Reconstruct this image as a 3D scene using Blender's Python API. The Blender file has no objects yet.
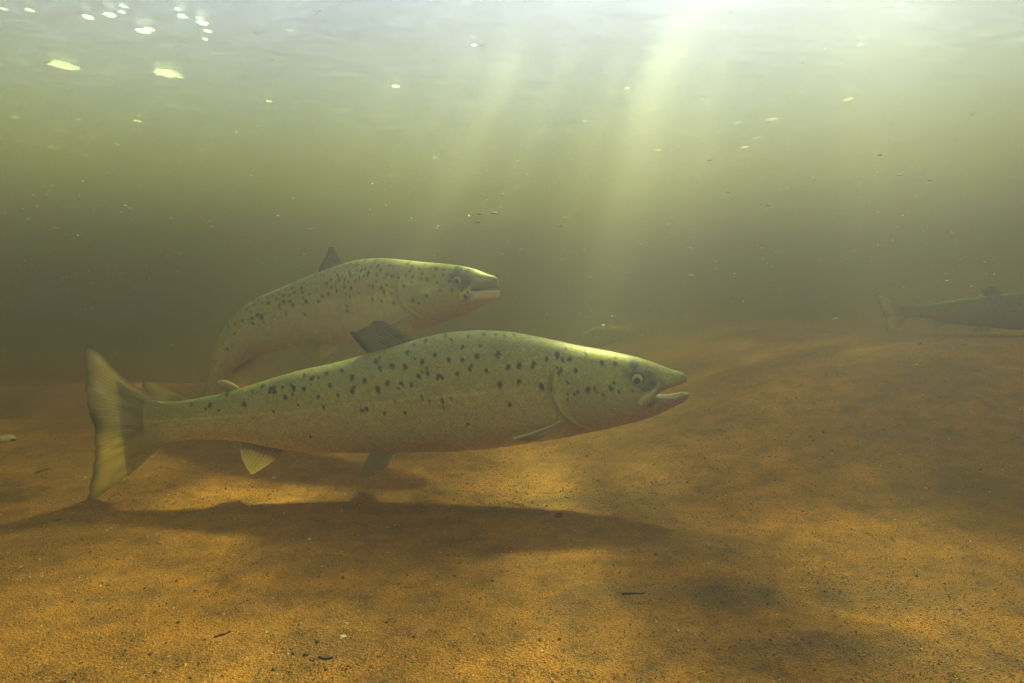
import bpy, math, random
import numpy as np
from mathutils import Vector

random.seed(7)
rng = np.random.default_rng(7)
sc = bpy.context.scene
COL = sc.collection
R = math.radians

# ------------------------------------------------------------------ camera, sky, sun, exposure
CAM_H, PITCH, F = 0.266, R(3.56), 667.0
cam_data = bpy.data.cameras.new('camera')
cam = bpy.data.objects.new('camera', cam_data)
COL.objects.link(cam)
cam.location = (0, 0, CAM_H)
cam.rotation_euler = (R(90) - PITCH, 0, 0)
cam_data.sensor_width = 36.0
cam_data.lens = 36.0 * F / 1024.0
cam_data.clip_start, cam_data.clip_end = 0.01, 400.0
sc.camera = cam

SUN_EL, SUN_AZ = R(47), R(23)          # azimuth: to the right of the viewing direction (+Y)
world = bpy.data.worlds.new('World')
sc.world = world
world.use_nodes = True
wn = world.node_tree
sky = wn.nodes.new('ShaderNodeTexSky')
sky.sky_type = 'NISHITA'
sky.sun_disc = False
sky.sun_elevation = SUN_EL
sky.sun_rotation = SUN_AZ
sky.ozone_density = 6.0
bg = wn.nodes['Background']
bg.inputs['Strength'].default_value = 0.15
wn.links.new(sky.outputs['Color'], bg.inputs['Color'])
sun_data = bpy.data.lights.new('sun', 'SUN')
sun_data.energy = 5.0
sun_data.angle = R(5.0)          # the rippled surface spreads the beam a little
sun_data.color = (1.0, 0.98, 0.95)
sun = bpy.data.objects.new('sun', sun_data)
COL.objects.link(sun)
to_sun = Vector((math.sin(SUN_AZ) * math.cos(SUN_EL), math.cos(SUN_AZ) * math.cos(SUN_EL), math.sin(SUN_EL)))
sun.rotation_euler = to_sun.to_track_quat('Z', 'Y').to_euler()
sun.location = to_sun * 20
sc.view_settings.view_transform = 'Standard'
sc.view_settings.look = 'None'
sc.view_settings.gamma = 1.0
sc.view_settings.use_curve_mapping = False
sc.view_settings.exposure = 4.7
sc.cycles.use_denoising = True
sc.cycles.volume_bounces = 2
sc.cycles.max_bounces = 6
sc.cycles.diffuse_bounces = 2
sc.cycles.glossy_bounces = 2
sc.cycles.transmission_bounces = 3
sc.cycles.transparent_max_bounces = 12
sc.cycles.caustics_reflective = False
sc.cycles.caustics_refractive = False

SURF_Z = CAM_H + 0.62                  # height of the water surface
SIG = dict(color=(0.092, 0.088, 0.108), absorb=(0.49, 0.46, 0.015), density=1.76)

# ------------------------------------------------------------------ helpers
FWD = np.array([0, math.cos(PITCH), -math.sin(PITCH)])
UP = np.array([0, math.sin(PITCH), math.cos(PITCH)])
RIGHT = np.array([1.0, 0, 0])


def ray(px, py):
    px, py = np.asarray(px, float), np.asarray(py, float)
    return (px[..., None] - 512) / F * RIGHT + (341.5 - py[..., None]) / F * UP + FWD


def at(px, py, Y):
    d = ray(px, py)
    return np.array([0, 0, CAM_H]) + d * (np.asarray(Y, float)[..., None] / d[..., 1:2])


def at_z(px, py, z):
    d = ray(px, py)
    return np.array([0, 0, CAM_H]) + d * ((z - CAM_H) / d[..., 2:3])


def tag(o, label=None, cat=None, group=None, kind=None):
    for k, v in (('label', label), ('category', cat), ('group', group), ('kind', kind)):
        if v:
            o[k] = v
    return o


def empty(name, loc):
    o = bpy.data.objects.new(name, None)
    o.empty_display_size = 0.05
    o.location = loc
    COL.objects.link(o)
    return o


def mesh_obj(name, verts, faces, mat, parent=None, smooth=True, colors=None, uv=None, loc=None):
    """verts: world coordinates; with a parent or a loc they are stored relative to it."""
    verts = np.asarray(verts, float)
    org = np.zeros(3)
    if parent is not None:
        p = parent
        while p is not None:
            org += np.array(p.location)
            p = p.parent
    if loc is not None:
        org = np.asarray(loc, float)
    me = bpy.data.meshes.new(name)
    me.from_pydata((verts - org).tolist(), [], faces if isinstance(faces, list) else faces.tolist())
    if smooth:
        me.polygons.foreach_set('use_smooth', np.ones(len(me.polygons), bool))
    if colors is not None:
        a = me.attributes.new('pigment', 'FLOAT_COLOR', 'POINT')
        c = np.ones((len(verts), 4), np.float32)
        c[:, :colors.shape[1]] = colors
        a.data.foreach_set('color', c.ravel())
    if uv is not None:
        a = me.attributes.new('skin_uv', 'FLOAT_VECTOR', 'POINT')
        v = np.zeros((len(verts), 3), np.float32)
        v[:, :2] = uv
        a.data.foreach_set('vector', v.ravel())
    me.materials.append(mat)
    me.update()
    o = bpy.data.objects.new(name, me)
    COL.objects.link(o)
    if parent is not None:
        o.parent = parent
    elif loc is not None:
        o.location = loc
    return o


def smooth1(a, n):
    if n < 2:
        return a
    k = np.hanning(n + 2)[1:-1]
    k /= k.sum()
    h = n // 2
    pre = a[0] - (a[1:h + 1][::-1] - a[0])
    post = a[-1] - (a[-h - 1:-1][::-1] - a[-1])
    return np.convolve(np.concatenate([pre, a, post]), k, 'valid')[:len(a)]


def vnoise(x, y, seed=0):
    """smooth 2-D value noise, -1..1"""
    xi, yi = np.floor(x).astype(np.int64), np.floor(y).astype(np.int64)
    xf, yf = x - xi, y - yi

    def h(a, b):
        n = (a * 374761393 + b * 668265263 + seed * 1442695041) & 0x7fffffff
        n = ((n ^ (n >> 13)) * 1274126177) & 0x7fffffff
        return ((n ^ (n >> 16)) & 0xffff) / 32767.5 - 1
    u, v = xf * xf * (3 - 2 * xf), yf * yf * (3 - 2 * yf)
    return (h(xi, yi) * (1 - u) + h(xi + 1, yi) * u) * (1 - v) + (h(xi, yi + 1) * (1 - u) + h(xi + 1, yi + 1) * u) * v


def sstep(a, b, x):
    t = np.clip((x - a) / (b - a), 0, 1)
    return t * t * (3 - 2 * t)


def grid_faces(nr, nc, wrap=False, off=0):
    c = nc if wrap else nc - 1
    i, j = np.meshgrid(np.arange(nr - 1), np.arange(c), indexing='ij')
    j2 = (j + 1) % nc
    return np.stack([i * nc + j, i * nc + j2, (i + 1) * nc + j2, (i + 1) * nc + j], -1).reshape(-1, 4) + off


# ------------------------------------------------------------------ materials
def new_mat(name):
    m = bpy.data.materials.new(name)
    m.use_nodes = True
    nt = m.node_tree
    nt.nodes.clear()
    out = nt.nodes.new('ShaderNodeOutputMaterial')
    return m, nt, out


def N(nt, typ, **kw):
    n = nt.nodes.new(typ)
    for k, v in kw.items():
        if k in n.inputs.keys():
            n.inputs[k].default_value = v
        else:
            setattr(n, k, v)
    return n


def ramp(nt, stops):
    n = nt.nodes.new('ShaderNodeValToRGB')
    e = n.color_ramp.elements
    while len(e) < len(stops):
        e.new(0.5)
    for q, (p, c) in zip(e, stops):
        q.position = p
        q.color = (*c, 1) if len(c) == 3 else c
    return n


def mix_rgb(nt, a, b, fac, blend='MIX'):
    n = nt.nodes.new('ShaderNodeMix')
    n.data_type = 'RGBA'
    n.blend_type = blend
    for sock, v in ((n.inputs[6], a), (n.inputs[7], b), (n.inputs[0], fac)):
        if hasattr(v, 'is_linked'):
            nt.links.new(v, sock)
        else:
            sock.default_value = (*v, 1) if isinstance(v, tuple) and len(v) == 3 else v
    return n.outputs[2]


def mat_sand():
    m, nt, out = new_mat('river sand')
    L = nt.links.new
    geo = N(nt, 'ShaderNodeNewGeometry')
    big = N(nt, 'ShaderNodeTexNoise', Scale=4.0, Detail=4.0, Roughness=0.6)
    mid = N(nt, 'ShaderNodeTexNoise', Scale=28.0, Detail=5.0, Roughness=0.65)
    fine = N(nt, 'ShaderNodeTexNoise', Scale=420.0, Detail=3.0, Roughness=0.7)
    grit = N(nt, 'ShaderNodeTexVoronoi', Scale=520.0)
    for t in (big, mid, fine, grit):
        L(geo.outputs['Position'], t.inputs['Vector'])
    c1 = ramp(nt, [(0.32, (0.165, 0.069, 0.005)), (0.5, (0.24, 0.097, 0.006)), (0.68, (0.33, 0.132, 0.007))])
    L(big.outputs['Fac'], c1.inputs['Fac'])
    c2 = ramp(nt, [(0.30, (0.45, 0.45, 0.45)), (0.5, (0.95, 0.95, 0.95)), (0.7, (1.35, 1.3, 1.2))])
    L(mid.outputs['Fac'], c2.inputs['Fac'])
    c3 = ramp(nt, [(0.28, (0.36, 0.34, 0.32)), (0.48, (0.92, 0.9, 0.87)), (0.72, (1.6, 1.55, 1.4))])
    L(fine.outputs['Fac'], c3.inputs['Fac'])
    a = mix_rgb(nt, c1.outputs['Color'], c2.outputs['Color'], 1.0, 'MULTIPLY')
    b = mix_rgb(nt, a, c3.outputs['Color'], 1.0, 'MULTIPLY')
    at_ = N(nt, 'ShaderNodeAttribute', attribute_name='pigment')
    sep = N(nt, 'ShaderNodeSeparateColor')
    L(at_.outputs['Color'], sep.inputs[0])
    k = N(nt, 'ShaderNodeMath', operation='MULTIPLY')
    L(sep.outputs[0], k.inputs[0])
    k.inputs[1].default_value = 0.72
    b = mix_rgb(nt, b, (0.045, 0.028, 0.010), k.outputs[0])  # darkens the sand for painted shade and rotten bits
    p = N(nt, 'ShaderNodeBsdfPrincipled', Roughness=0.85)
    p.inputs['Specular IOR Level'].default_value = 0.25
    L(b, p.inputs['Base Color'])
    bump = N(nt, 'ShaderNodeBump', Strength=0.7, Distance=0.002)
    L(grit.outputs['Distance'], bump.inputs['Height'])
    bump2 = N(nt, 'ShaderNodeBump', Strength=0.6, Distance=0.006)
    L(mid.outputs['Fac'], bump2.inputs['Height'])
    L(bump.outputs['Normal'], bump2.inputs['Normal'])
    L(bump2.outputs['Normal'], p.inputs['Normal'])
    L(p.outputs[0], out.inputs['Surface'])
    return m


def mat_pigment(name, rough=0.8, spec=0.3):
    m, nt, out = new_mat(name)
    L = nt.links.new
    at_ = N(nt, 'ShaderNodeAttribute', attribute_name='pigment')
    geo = N(nt, 'ShaderNodeNewGeometry')
    nz = N(nt, 'ShaderNodeTexNoise', Scale=600.0, Detail=3.0)
    L(geo.outputs['Position'], nz.inputs['Vector'])
    r = ramp(nt, [(0.3, (0.6, 0.6, 0.6)), (0.7, (1.3, 1.3, 1.3))])
    L(nz.outputs['Fac'], r.inputs['Fac'])
    c = mix_rgb(nt, at_.outputs['Color'], r.outputs['Color'], 1.0, 'MULTIPLY')
    p = N(nt, 'ShaderNodeBsdfPrincipled', Roughness=rough)
    p.inputs['Specular IOR Level'].default_value = spec
    L(c, p.inputs['Base Color'])
    b = N(nt, 'ShaderNodeBump', Strength=0.5, Distance=0.0006)
    L(nz.outputs['Fac'], b.inputs['Height'])
    L(b.outputs['Normal'], p.inputs['Normal'])
    L(p.outputs[0], out.inputs['Surface'])
    return m


def mat_plain(name, color, rough=0.7, spec=0.3, var=0.5, scale=300.0):
    m, nt, out = new_mat(name)
    L = nt.links.new
    geo = N(nt, 'ShaderNodeNewGeometry')
    nz = N(nt, 'ShaderNodeTexNoise', Scale=scale, Detail=4.0)
    L(geo.outputs['Position'], nz.inputs['Vector'])
    r = ramp(nt, [(0.3, tuple(c * (1 - var) for c in color)), (0.7, tuple(c * (1 + var) for c in color))])
    L(nz.outputs['Fac'], r.inputs['Fac'])
    p = N(nt, 'ShaderNodeBsdfPrincipled', Roughness=rough)
    p.inputs['Specular IOR Level'].default_value = spec
    L(r.outputs['Color'], p.inputs['Base Color'])
    b = N(nt, 'ShaderNodeBump', Strength=0.5, Distance=0.001)
    L(nz.outputs['Fac'], b.inputs['Height'])
    L(b.outputs['Normal'], p.inputs['Normal'])
    L(p.outputs[0], out.inputs['Surface'])
    return m


def mat_skin():
    m, nt, out = new_mat('salmon skin')
    L = nt.links.new
    at_ = N(nt, 'ShaderNodeAttribute', attribute_name='pigment')
    uv = N(nt, 'ShaderNodeAttribute', attribute_name='skin_uv')
    mp = N(nt, 'ShaderNodeMapping')
    mp.inputs['Scale'].default_value = (0.34, 0.44, 1)
    mp.inputs['Rotation'].default_value = (0, 0, R(45))
    L(uv.outputs['Vector'], mp.inputs['Vector'])
    vo = N(nt, 'ShaderNodeTexVoronoi', Scale=1.0, Randomness=0.4)
    L(mp.outputs['Vector'], vo.inputs['Vector'])
    nz = N(nt, 'ShaderNodeTexNoise', Scale=0.12, Detail=5.0, Roughness=0.65)
    L(uv.outputs['Vector'], nz.inputs['Vector'])
    r1 = ramp(nt, [(0.0, (1.25, 1.25, 1.2)), (0.4, (1.0, 1.0, 1.0)), (0.75, (0.55, 0.56, 0.55))])
    L(vo.outputs['Distance'], r1.inputs['Fac'])
    r2 = ramp(nt, [(0.3, (0.78, 0.80, 0.78)), (0.7, (1.2, 1.18, 1.12))])
    L(nz.outputs['Fac'], r2.inputs['Fac'])
    c = mix_rgb(nt, at_.outputs['Color'], r1.outputs['Color'], 0.6, 'MULTIPLY')
    c = mix_rgb(nt, c, r2.outputs['Color'], 0.45, 'MULTIPLY')
    p = N(nt, 'ShaderNodeBsdfPrincipled', Roughness=0.55, Metallic=0.08)
    p.inputs['Specular IOR Level'].default_value = 0.35
    L(c, p.inputs['Base Color'])
    b = N(nt, 'ShaderNodeBump', Strength=0.6, Distance=0.0006, invert=True)
    L(vo.outputs['Distance'], b.inputs['Height'])
    L(b.outputs['Normal'], p.inputs['Normal'])
    L(p.outputs[0], out.inputs['Surface'])
    return m


def mat_fin():
    m, nt, out = new_mat('fin membrane')
    L = nt.links.new
    at_ = N(nt, 'ShaderNodeAttribute', attribute_name='pigment')
    p = N(nt, 'ShaderNodeBsdfPrincipled', Roughness=0.5)
    p.inputs['Specular IOR Level'].default_value = 0.35
    L(at_.outputs['Color'], p.inputs['Base Color'])
    tl = N(nt, 'ShaderNodeBsdfTranslucent')
    L(at_.outputs['Color'], tl.inputs['Color'])
    m1 = N(nt, 'ShaderNodeMixShader', Fac=0.5)
    L(p.outputs[0], m1.inputs[1])
    L(tl.outputs[0], m1.inputs[2])
    tr = N(nt, 'ShaderNodeBsdfTransparent')
    m2 = N(nt, 'ShaderNodeMixShader')
    L(at_.outputs['Alpha'], m2.inputs[0])
    L(tr.outputs[0], m2.inputs[1])
    L(m1.outputs[0], m2.inputs[2])
    L(m2.outputs[0], out.inputs['Surface'])
    return m


def mat_foam():
    m, nt, out = new_mat('white foam')
    L = nt.links.new
    d = N(nt, 'ShaderNodeBsdfDiffuse')
    d.inputs['Color'].default_value = (0.8, 0.8, 0.78, 1)
    t = N(nt, 'ShaderNodeBsdfTranslucent')
    t.inputs['Color'].default_value = (0.74, 0.80, 0.95, 1)
    mx = N(nt, 'ShaderNodeMixShader', Fac=0.85)
    L(d.outputs[0], mx.inputs[1])
    L(t.outputs[0], mx.inputs[2])
    L(mx.outputs[0], out.inputs['Surface'])
    return m


def mat_silt():
    m, nt, out = new_mat('drifting silt')
    L = nt.links.new
    at_ = N(nt, 'ShaderNodeAttribute', attribute_name='pigment')
    d, t = N(nt, 'ShaderNodeBsdfDiffuse'), N(nt, 'ShaderNodeBsdfTranslucent')
    L(at_.outputs['Color'], d.inputs['Color'])
    L(at_.outputs['Color'], t.inputs['Color'])
    mx = N(nt, 'ShaderNodeMixShader', Fac=0.6)
    L(d.outputs[0], mx.inputs[1])
    L(t.outputs[0], mx.inputs[2])
    L(mx.outputs[0], out.inputs['Surface'])
    return m


def mat_water_surface():
    """thin sheet seen from below: total reflection at grazing view, clear near the vertical, with an added mask in its colour that lets light through unevenly"""
    m, nt, out = new_mat('water surface')
    L = nt.links.new
    geo = N(nt, 'ShaderNodeNewGeometry')
    at_ = N(nt, 'ShaderNodeAttribute', attribute_name='pigment')
    c = at_.outputs['Color']
    tr = N(nt, 'ShaderNodeBsdfTransparent')
    c = mix_rgb(nt, c, (0.42, 0.495, 1.0), 1.0, 'MULTIPLY')
    L(c, tr.inputs['Color'])
    gl = N(nt, 'ShaderNodeBsdfGlossy', Roughness=0.3)
    gl.inputs['Color'].default_value = (0.9, 0.9, 0.9, 1)
    fr = N(nt, 'ShaderNodeFresnel', IOR=1.33)
    mx = N(nt, 'ShaderNodeMixShader')
    L(fr.outputs[0], mx.inputs[0])
    L(tr.outputs[0], mx.inputs[1])
    L(gl.outputs[0], mx.inputs[2])
    tl = N(nt, 'ShaderNodeBsdfTranslucent')
    tl.inputs['Color'].default_value = (0.21, 0.255, 0.95, 1)
    mp = N(nt, 'ShaderNodeMapping')
    mp.inputs['Scale'].default_value = (1.0, 2.2, 1)
    L(geo.outputs['Position'], mp.inputs['Vector'])
    n3 = N(nt, 'ShaderNodeTexNoise', Scale=9.0, Detail=7.0, Roughness=0.72, Distortion=0.8)
    L(mp.outputs[0], n3.inputs['Vector'])
    r3 = ramp(nt, [(0.35, (.105, .105, .105)), (0.56, (.13, .13, .13)), (0.66, (.15, .15, .15)), (0.76, (.32, .32, .32))])
    L(n3.outputs['Fac'], r3.inputs['Fac'])
    m2 = N(nt, 'ShaderNodeMixShader')
    L(r3.outputs['Color'], m2.inputs[0])
    L(mx.outputs[0], m2.inputs[1])
    L(tl.outputs[0], m2.inputs[2])
    L(m2.outputs[0], out.inputs['Surface'])
    return m


def mat_haze():
    m, nt, out = new_mat('peaty water')
    v = N(nt, 'ShaderNodeVolumePrincipled')
    v.inputs['Color'].default_value = (*SIG['color'], 1)
    v.inputs['Absorption Color'].default_value = (*SIG['absorb'], 1)
    v.inputs['Density'].default_value = SIG['density']
    v.inputs['Anisotropy'].default_value = 0.78
    nt.links.new(v.outputs[0], out.inputs['Volume'])
    return m


M = dict(sand=mat_sand(), grain=mat_pigment('sand grain', 0.6, 0.4), skin=mat_skin(), fin=mat_fin(), foam=mat_foam(), silt=mat_silt(),
         surface=mat_water_surface(), haze=mat_haze(),
         bark=mat_plain('dark bark', (0.045, 0.03, 0.013)), stone=mat_plain('brown stone', (0.34, 0.24, 0.10), 0.8, 0.3, 0.5, 60),
         pale=mat_plain('pale stone', (0.34, 0.27, 0.17), 0.7, 0.3, 0.3, 90),
         iris=mat_plain('golden iris', (0.42, 0.38, 0.15), 0.3, 0.5, 0.35, 900),
         pupil=mat_plain('black pupil', (0.006, 0.007, 0.006), 0.25, 0.2, 0.1),
         leaf=mat_plain('sodden leaf', (0.5, 0.4, 0.22), 0.6, 0.3, 0.3))


# ------------------------------------------------------------------ the setting: bed, water surface, murk
def bed_z(x, y):
    x, y = np.asarray(x, float), np.asarray(y, float)
    z = 0.175 * sstep(0.08, 0.95, x) * sstep(0.72, 1.45, y)
    lf = sstep(-0.35, -0.75, x + 0.25 * (y - 1.5))
    z = z + 0.50 * sstep(1.2, 4.4, x) * sstep(1.2, 3.8, y)
    z = z - 0.10 * sstep(1.35, 1.62, y + 0.1 * x) * (1 - sstep(-0.25, 0.35, x))
    z = z + (0.105 + .035 * (x + 1.2) + .02 * vnoise(x * 4, y * 3, 9)) * lf * np.exp(-((y - 2.0 + 0.12 * (x + 1.2)) / 0.22) ** 2)
    near = 1 / (1 + (np.hypot(x, y) / 1.2) ** 4)
    z = z + near * (0.006 * vnoise(x * 3.1, y * 2.1, 3) + 0.0022 * vnoise(x * 9 + y * 3, y * 8, 5) + 0.0016 * vnoise(x * 28, y * 31, 6) + 0.001 * vnoise(x * 75, y * 80, 8))
    return z


def sinh_axis(n, c, a, ext):
    t = np.linspace(-1, 1, n)
    b = math.asinh(ext / a)
    return c + a * np.sinh(b * t)


gx, gy = sinh_axis(620, 0.05, 0.30, 30), sinh_axis(620, 0.75, 0.25, 30)
GX, GY = np.meshgrid(gx, gy)


def shade_detritus(x, y):
    """shade under the front fish painted into the sand, with drifts of dark rotten bits, 0..1"""
    d = np.zeros(np.shape(x))  # soft dark patches: shade painted below the fish, mixed with rotten bits
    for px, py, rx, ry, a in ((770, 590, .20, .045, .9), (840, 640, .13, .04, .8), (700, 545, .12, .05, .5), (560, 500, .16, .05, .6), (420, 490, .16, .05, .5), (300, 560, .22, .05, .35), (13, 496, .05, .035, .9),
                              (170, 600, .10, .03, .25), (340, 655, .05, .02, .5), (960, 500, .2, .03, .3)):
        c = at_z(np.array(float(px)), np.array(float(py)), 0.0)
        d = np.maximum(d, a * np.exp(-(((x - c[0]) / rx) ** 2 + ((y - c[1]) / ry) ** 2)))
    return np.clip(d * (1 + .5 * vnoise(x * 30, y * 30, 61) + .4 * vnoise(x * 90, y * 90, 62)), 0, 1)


DG = shade_detritus(GX, GY)
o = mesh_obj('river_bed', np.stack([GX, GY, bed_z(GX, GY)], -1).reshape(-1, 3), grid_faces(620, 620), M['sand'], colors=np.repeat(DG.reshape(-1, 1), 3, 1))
tag(o, kind='structure')

wx, wy = sinh_axis(360, 0.1, 0.9, 30), sinh_axis(360, 1.6, 0.9, 30)
WX, WY = np.meshgrid(wx, wy)


def surf_z(x, y):
    fade = 1 / (1 + (np.hypot(x, y - 1) / 3) ** 3)
    return SURF_Z + fade * (0.005 * vnoise(x * 3 + .4 * y, y * 4.5, 11) + 0.0016 * vnoise(x * 8, y * 11 + x, 12) + 0.0005 * vnoise(x * 17, y * 23, 13))


WZ = surf_z(WX, WY)


def light_mask(x, y):
    """added light mask in the surface colour at (x, y): patchy, with gaps placed to shape beams and shade"""
    t = .17 + .08 * vnoise(x * 2.3, y * 2.3, 91) + .10 * vnoise(x * 6 + y, y * 6, 92) + .05 * vnoise(x * 15, y * 15, 93)  # transmission mask added to shape the sunlight; low values block it
    t = t - .13 * sstep(.55, 1.3, x)  # mask made denser to the right to darken the water there
    for gx_, gy_, r, a in MASK_SPOTS:                  # narrow gaps stretched along y to strengthen the shafts
        q = np.hypot(x - gx_, (y - gy_) / (5.0 if r < .079 and a > .45 else 1.3)) / r * (1 + .25 * vnoise(x * 9 + gx_ * 31, y * 9, 94))
        t = t + a * np.exp(-q ** 2)
    return np.clip(t, .06, 1)


def sunward(p):
    """where the sunbeam through a point crosses the surface"""
    k = (SURF_Z - p[2]) / to_sun.z
    return p[0] + to_sun.x * k, p[1] + to_sun.y * k


FLECKS = [(30, 10, 7), (4, 9, 5), (124, 6, 7), (178, 9, 6), (110, 15, 9), (88, 17, 8), (122, 12, 5), (182, 16, 8), (200, 18, 7), (203, 23, 9), (208, 31, 7), (205, 39, 5), (143, 31, 10),
                               (150, 29, 8), (290, 30, 6), (15, 117, 6), (78, 119, 5), (138, 121, 7), (62, 130, 6), (209, 135, 6), (53, 147, 8), (202, 150, 6), (166, 164, 9), (35, 128, 5), (92, 135, 4),
                               (249, 161, 5), (200, 162, 5), (269, 101, 6), (1, 138, 6), (20, 141, 5), (849, 99, 8), (772, 119, 9), (738, 122, 8), (756, 138, 6), (745, 147, 8), (658, 150, 7), (708, 160, 7),
                               (642, 180, 7), (692, 175, 7), (585, 121, 6), (435, 158, 6), (860, 45, 5), (474, 45, 5), (900, 5, 6), (627, 88, 5)]
PATCHES = [(63, 65, 19), (169, 73, 21), (396, 86, 8)]
MASK_SPOTS = []  # spots of the added mask: positive lets sun in, negative shades
for px, py, sz in PATCHES + FLECKS:           # openings added so that sun reaches the foam
    p = at_z(np.array(float(px)), np.array(float(py)), SURF_Z)
    if sz > 4:
        p = sunward(p)
        MASK_SPOTS.append((p[0], p[1], .6 * sz / F * p[1] + .012, .44))
for px, py, Y, r, a in ((497, 90, 1.55, .034, .9), (440, 100, 1.5, .022, .9), (385, 110, 1.7, .014, .5), (553, 90, 1.6, .017, .8), (655, 80, 1.55, .046, 1.0), (606, 100, 1.55, .020, .9), (715, 90, 1.6, .024, .7)):
    MASK_SPOTS.append((*sunward(at(np.array(float(px)), np.array(float(py)), np.array(Y))), r, a))  # openings added and aimed to throw the light shafts
for px, py, r, a in ((50, 610, .08, .35), (260, 660, .06, .35), (930, 560, .12, .15), (860, 430, .13, .10), (990, 650, .09, .2), (560, 680, .05, .2),
                     (560, 500, .12, -.2), (440, 530, .12, -.2), (690, 570, .10, -.2), (800, 630, .08, -.2), (330, 560, .1, -.15)):
    MASK_SPOTS.append((*sunward(at_z(np.array(float(px)), np.array(float(py)), 0.0)), r, a))  # bright and dark spots added to the mask, aimed at chosen parts of the bed
o = mesh_obj('water', np.stack([WX, WY, WZ], -1).reshape(-1, 3), grid_faces(360, 360), M['surface'], colors=np.repeat(light_mask(WX, WY).reshape(-1, 1), 3, 1))
tag(o, kind='structure')

hb = [(-31, 31), (-31, 31), (-1.4, SURF_Z + 0.05)]
hv = [(x, y, z) for x in hb[0] for y in hb[1] for z in hb[2]]
hf = [(0, 1, 3, 2), (4, 6, 7, 5), (0, 4, 5, 1), (2, 3, 7, 6), (0, 2, 6, 4), (1, 5, 7, 3)]
o = mesh_obj('haze', hv, hf, M['haze'], smooth=False)
tag(o, kind='stuff')


# loose grains lying on the bed, denser towards the camera: one countless mass
def grains():
    n = 150000
    y = 0.30 / (1 - rng.random(n) * (1 - 0.30 / 2.0))
    x = (rng.random(n) * 2 - 1) * (y * 0.86 + 0.05)
    s = rng.lognormal(-7.05, 0.38, n) * np.clip(y / 0.7, 0.8, 1.7)
    keep = vnoise(x * 14, y * 14, 21) + rng.random(n) * 1.6 > 0.1
    x, y, s = x[keep], y[keep], s[keep]
    n = len(x)
    z = bed_z(x, y)
    ang = rng.random(n) * 6.283
    V = np.zeros((n, 5, 3))
    for k in range(4):
        a = ang + k * math.pi / 2 + rng.normal(0, 0.25, n)
        r = s * rng.uniform(0.6, 1.35, n)
        V[:, k, 0], V[:, k, 1], V[:, k, 2] = x + np.cos(a) * r, y + np.sin(a) * r, z - s * 0.25
    V[:, 4, 0], V[:, 4, 1] = x + rng.normal(0, 0.35, n) * s, y + rng.normal(0, 0.35, n) * s
    V[:, 4, 2] = z + s * rng.uniform(0.35, 0.9, n)
    base = np.arange(n)[:, None, None] * 5
    Fc = (base + np.array([[0, 1, 4], [1, 2, 4], [2, 3, 4], [3, 0, 4]])[None]).reshape(-1, 3)
    pal = np.array([(.21, .103, .012), (.30, .145, .015), (.13, .065, .010), (.03, .018, .007), (.44, .26, .05), (.66, .54, .32), (.32, .12, .015)])
    pick = rng.choice(7, n, p=[.30, .27, .20, .07, .09, .015, .055])
    pick = np.where(rng.random(n) < shade_detritus(x, y) * .75, 3, pick)  # more dark grains inside the painted shade and the rotten drifts
    c = pal[pick] * rng.uniform(.75, 1.25, n)[:, None]
    C = np.repeat(c, 5, axis=0)
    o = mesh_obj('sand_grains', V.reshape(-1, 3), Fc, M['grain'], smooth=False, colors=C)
    tag(o, kind='stuff')


grains()

# ------------------------------------------------------------------ salmon
# profile of the fish in its own units (X from tail 93 to snout 687, Y downwards, one unit = K metres)
K = 0.9 / F
PX = np.array([118, 126, 135, 143, 152, 165, 183, 200, 224, 247, 277, 301, 342, 375, 424, 450, 480, 510, 539, 560, 580, 609, 637, 655, 663, 672, 680, 684, 686.3, 687.5])
PT = np.array([374, 380, 387, 393, 398.5, 402, 401, 398, 393, 386.5, 377, 370, 361.5, 352.5, 338, 331.5, 329, 330.5, 336.5, 341, 345.5, 350.5, 357, 362.5, 365.8, 369.2, 371.3, 372.8, 374.2, 376.6])
PB = np.array([483, 474, 464, 456, 448.5, 443, 440, 439.5, 439.8, 443, 449.5, 452.5, 454, 454.5, 453.5, 452.5, 450, 446.5, 442.5, 439, 434.5, 428, 421.5, 415.5, 411.8, 407, 403.2, 401.2, 399.3, 397])
PW = np.array([.25, .35, .9, 2.2, 4, 6.3, 8.5, 11, 14.5, 18, 23, 26.5, 31, 33.5, 36, 36.5, 36.5, 36, 35, 34.5, 33, 30, 25.5, 21.5, 19, 15.5, 11.5, 8.5, 6, 3])
XG = np.arange(60, 700, 0.5)


def prof(v, n=41):
    r = np.interp(XG, PX, v)
    w = sstep(610, 650, XG) + 1 - sstep(165, 200, XG)
    return smooth1(r, n) * (1 - w) + smooth1(r, 7) * w


TOPG, BOTG, WG = prof(PT), prof(PB), prof(PW, 31)
# keep the snout and tail ends exact
MIDG = (TOPG + BOTG) / 2
MWG = MIDG * (1 - sstep(575, 645, XG)) + 393.5 * sstep(575, 645, XG)       # height of greatest width: at the mouth line on the head
MWG = MWG - 0.06 * (BOTG - TOPG) * sstep(200, 350, XG) * (1 - sstep(520, 620, XG))
CORNER = 652.0


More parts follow.
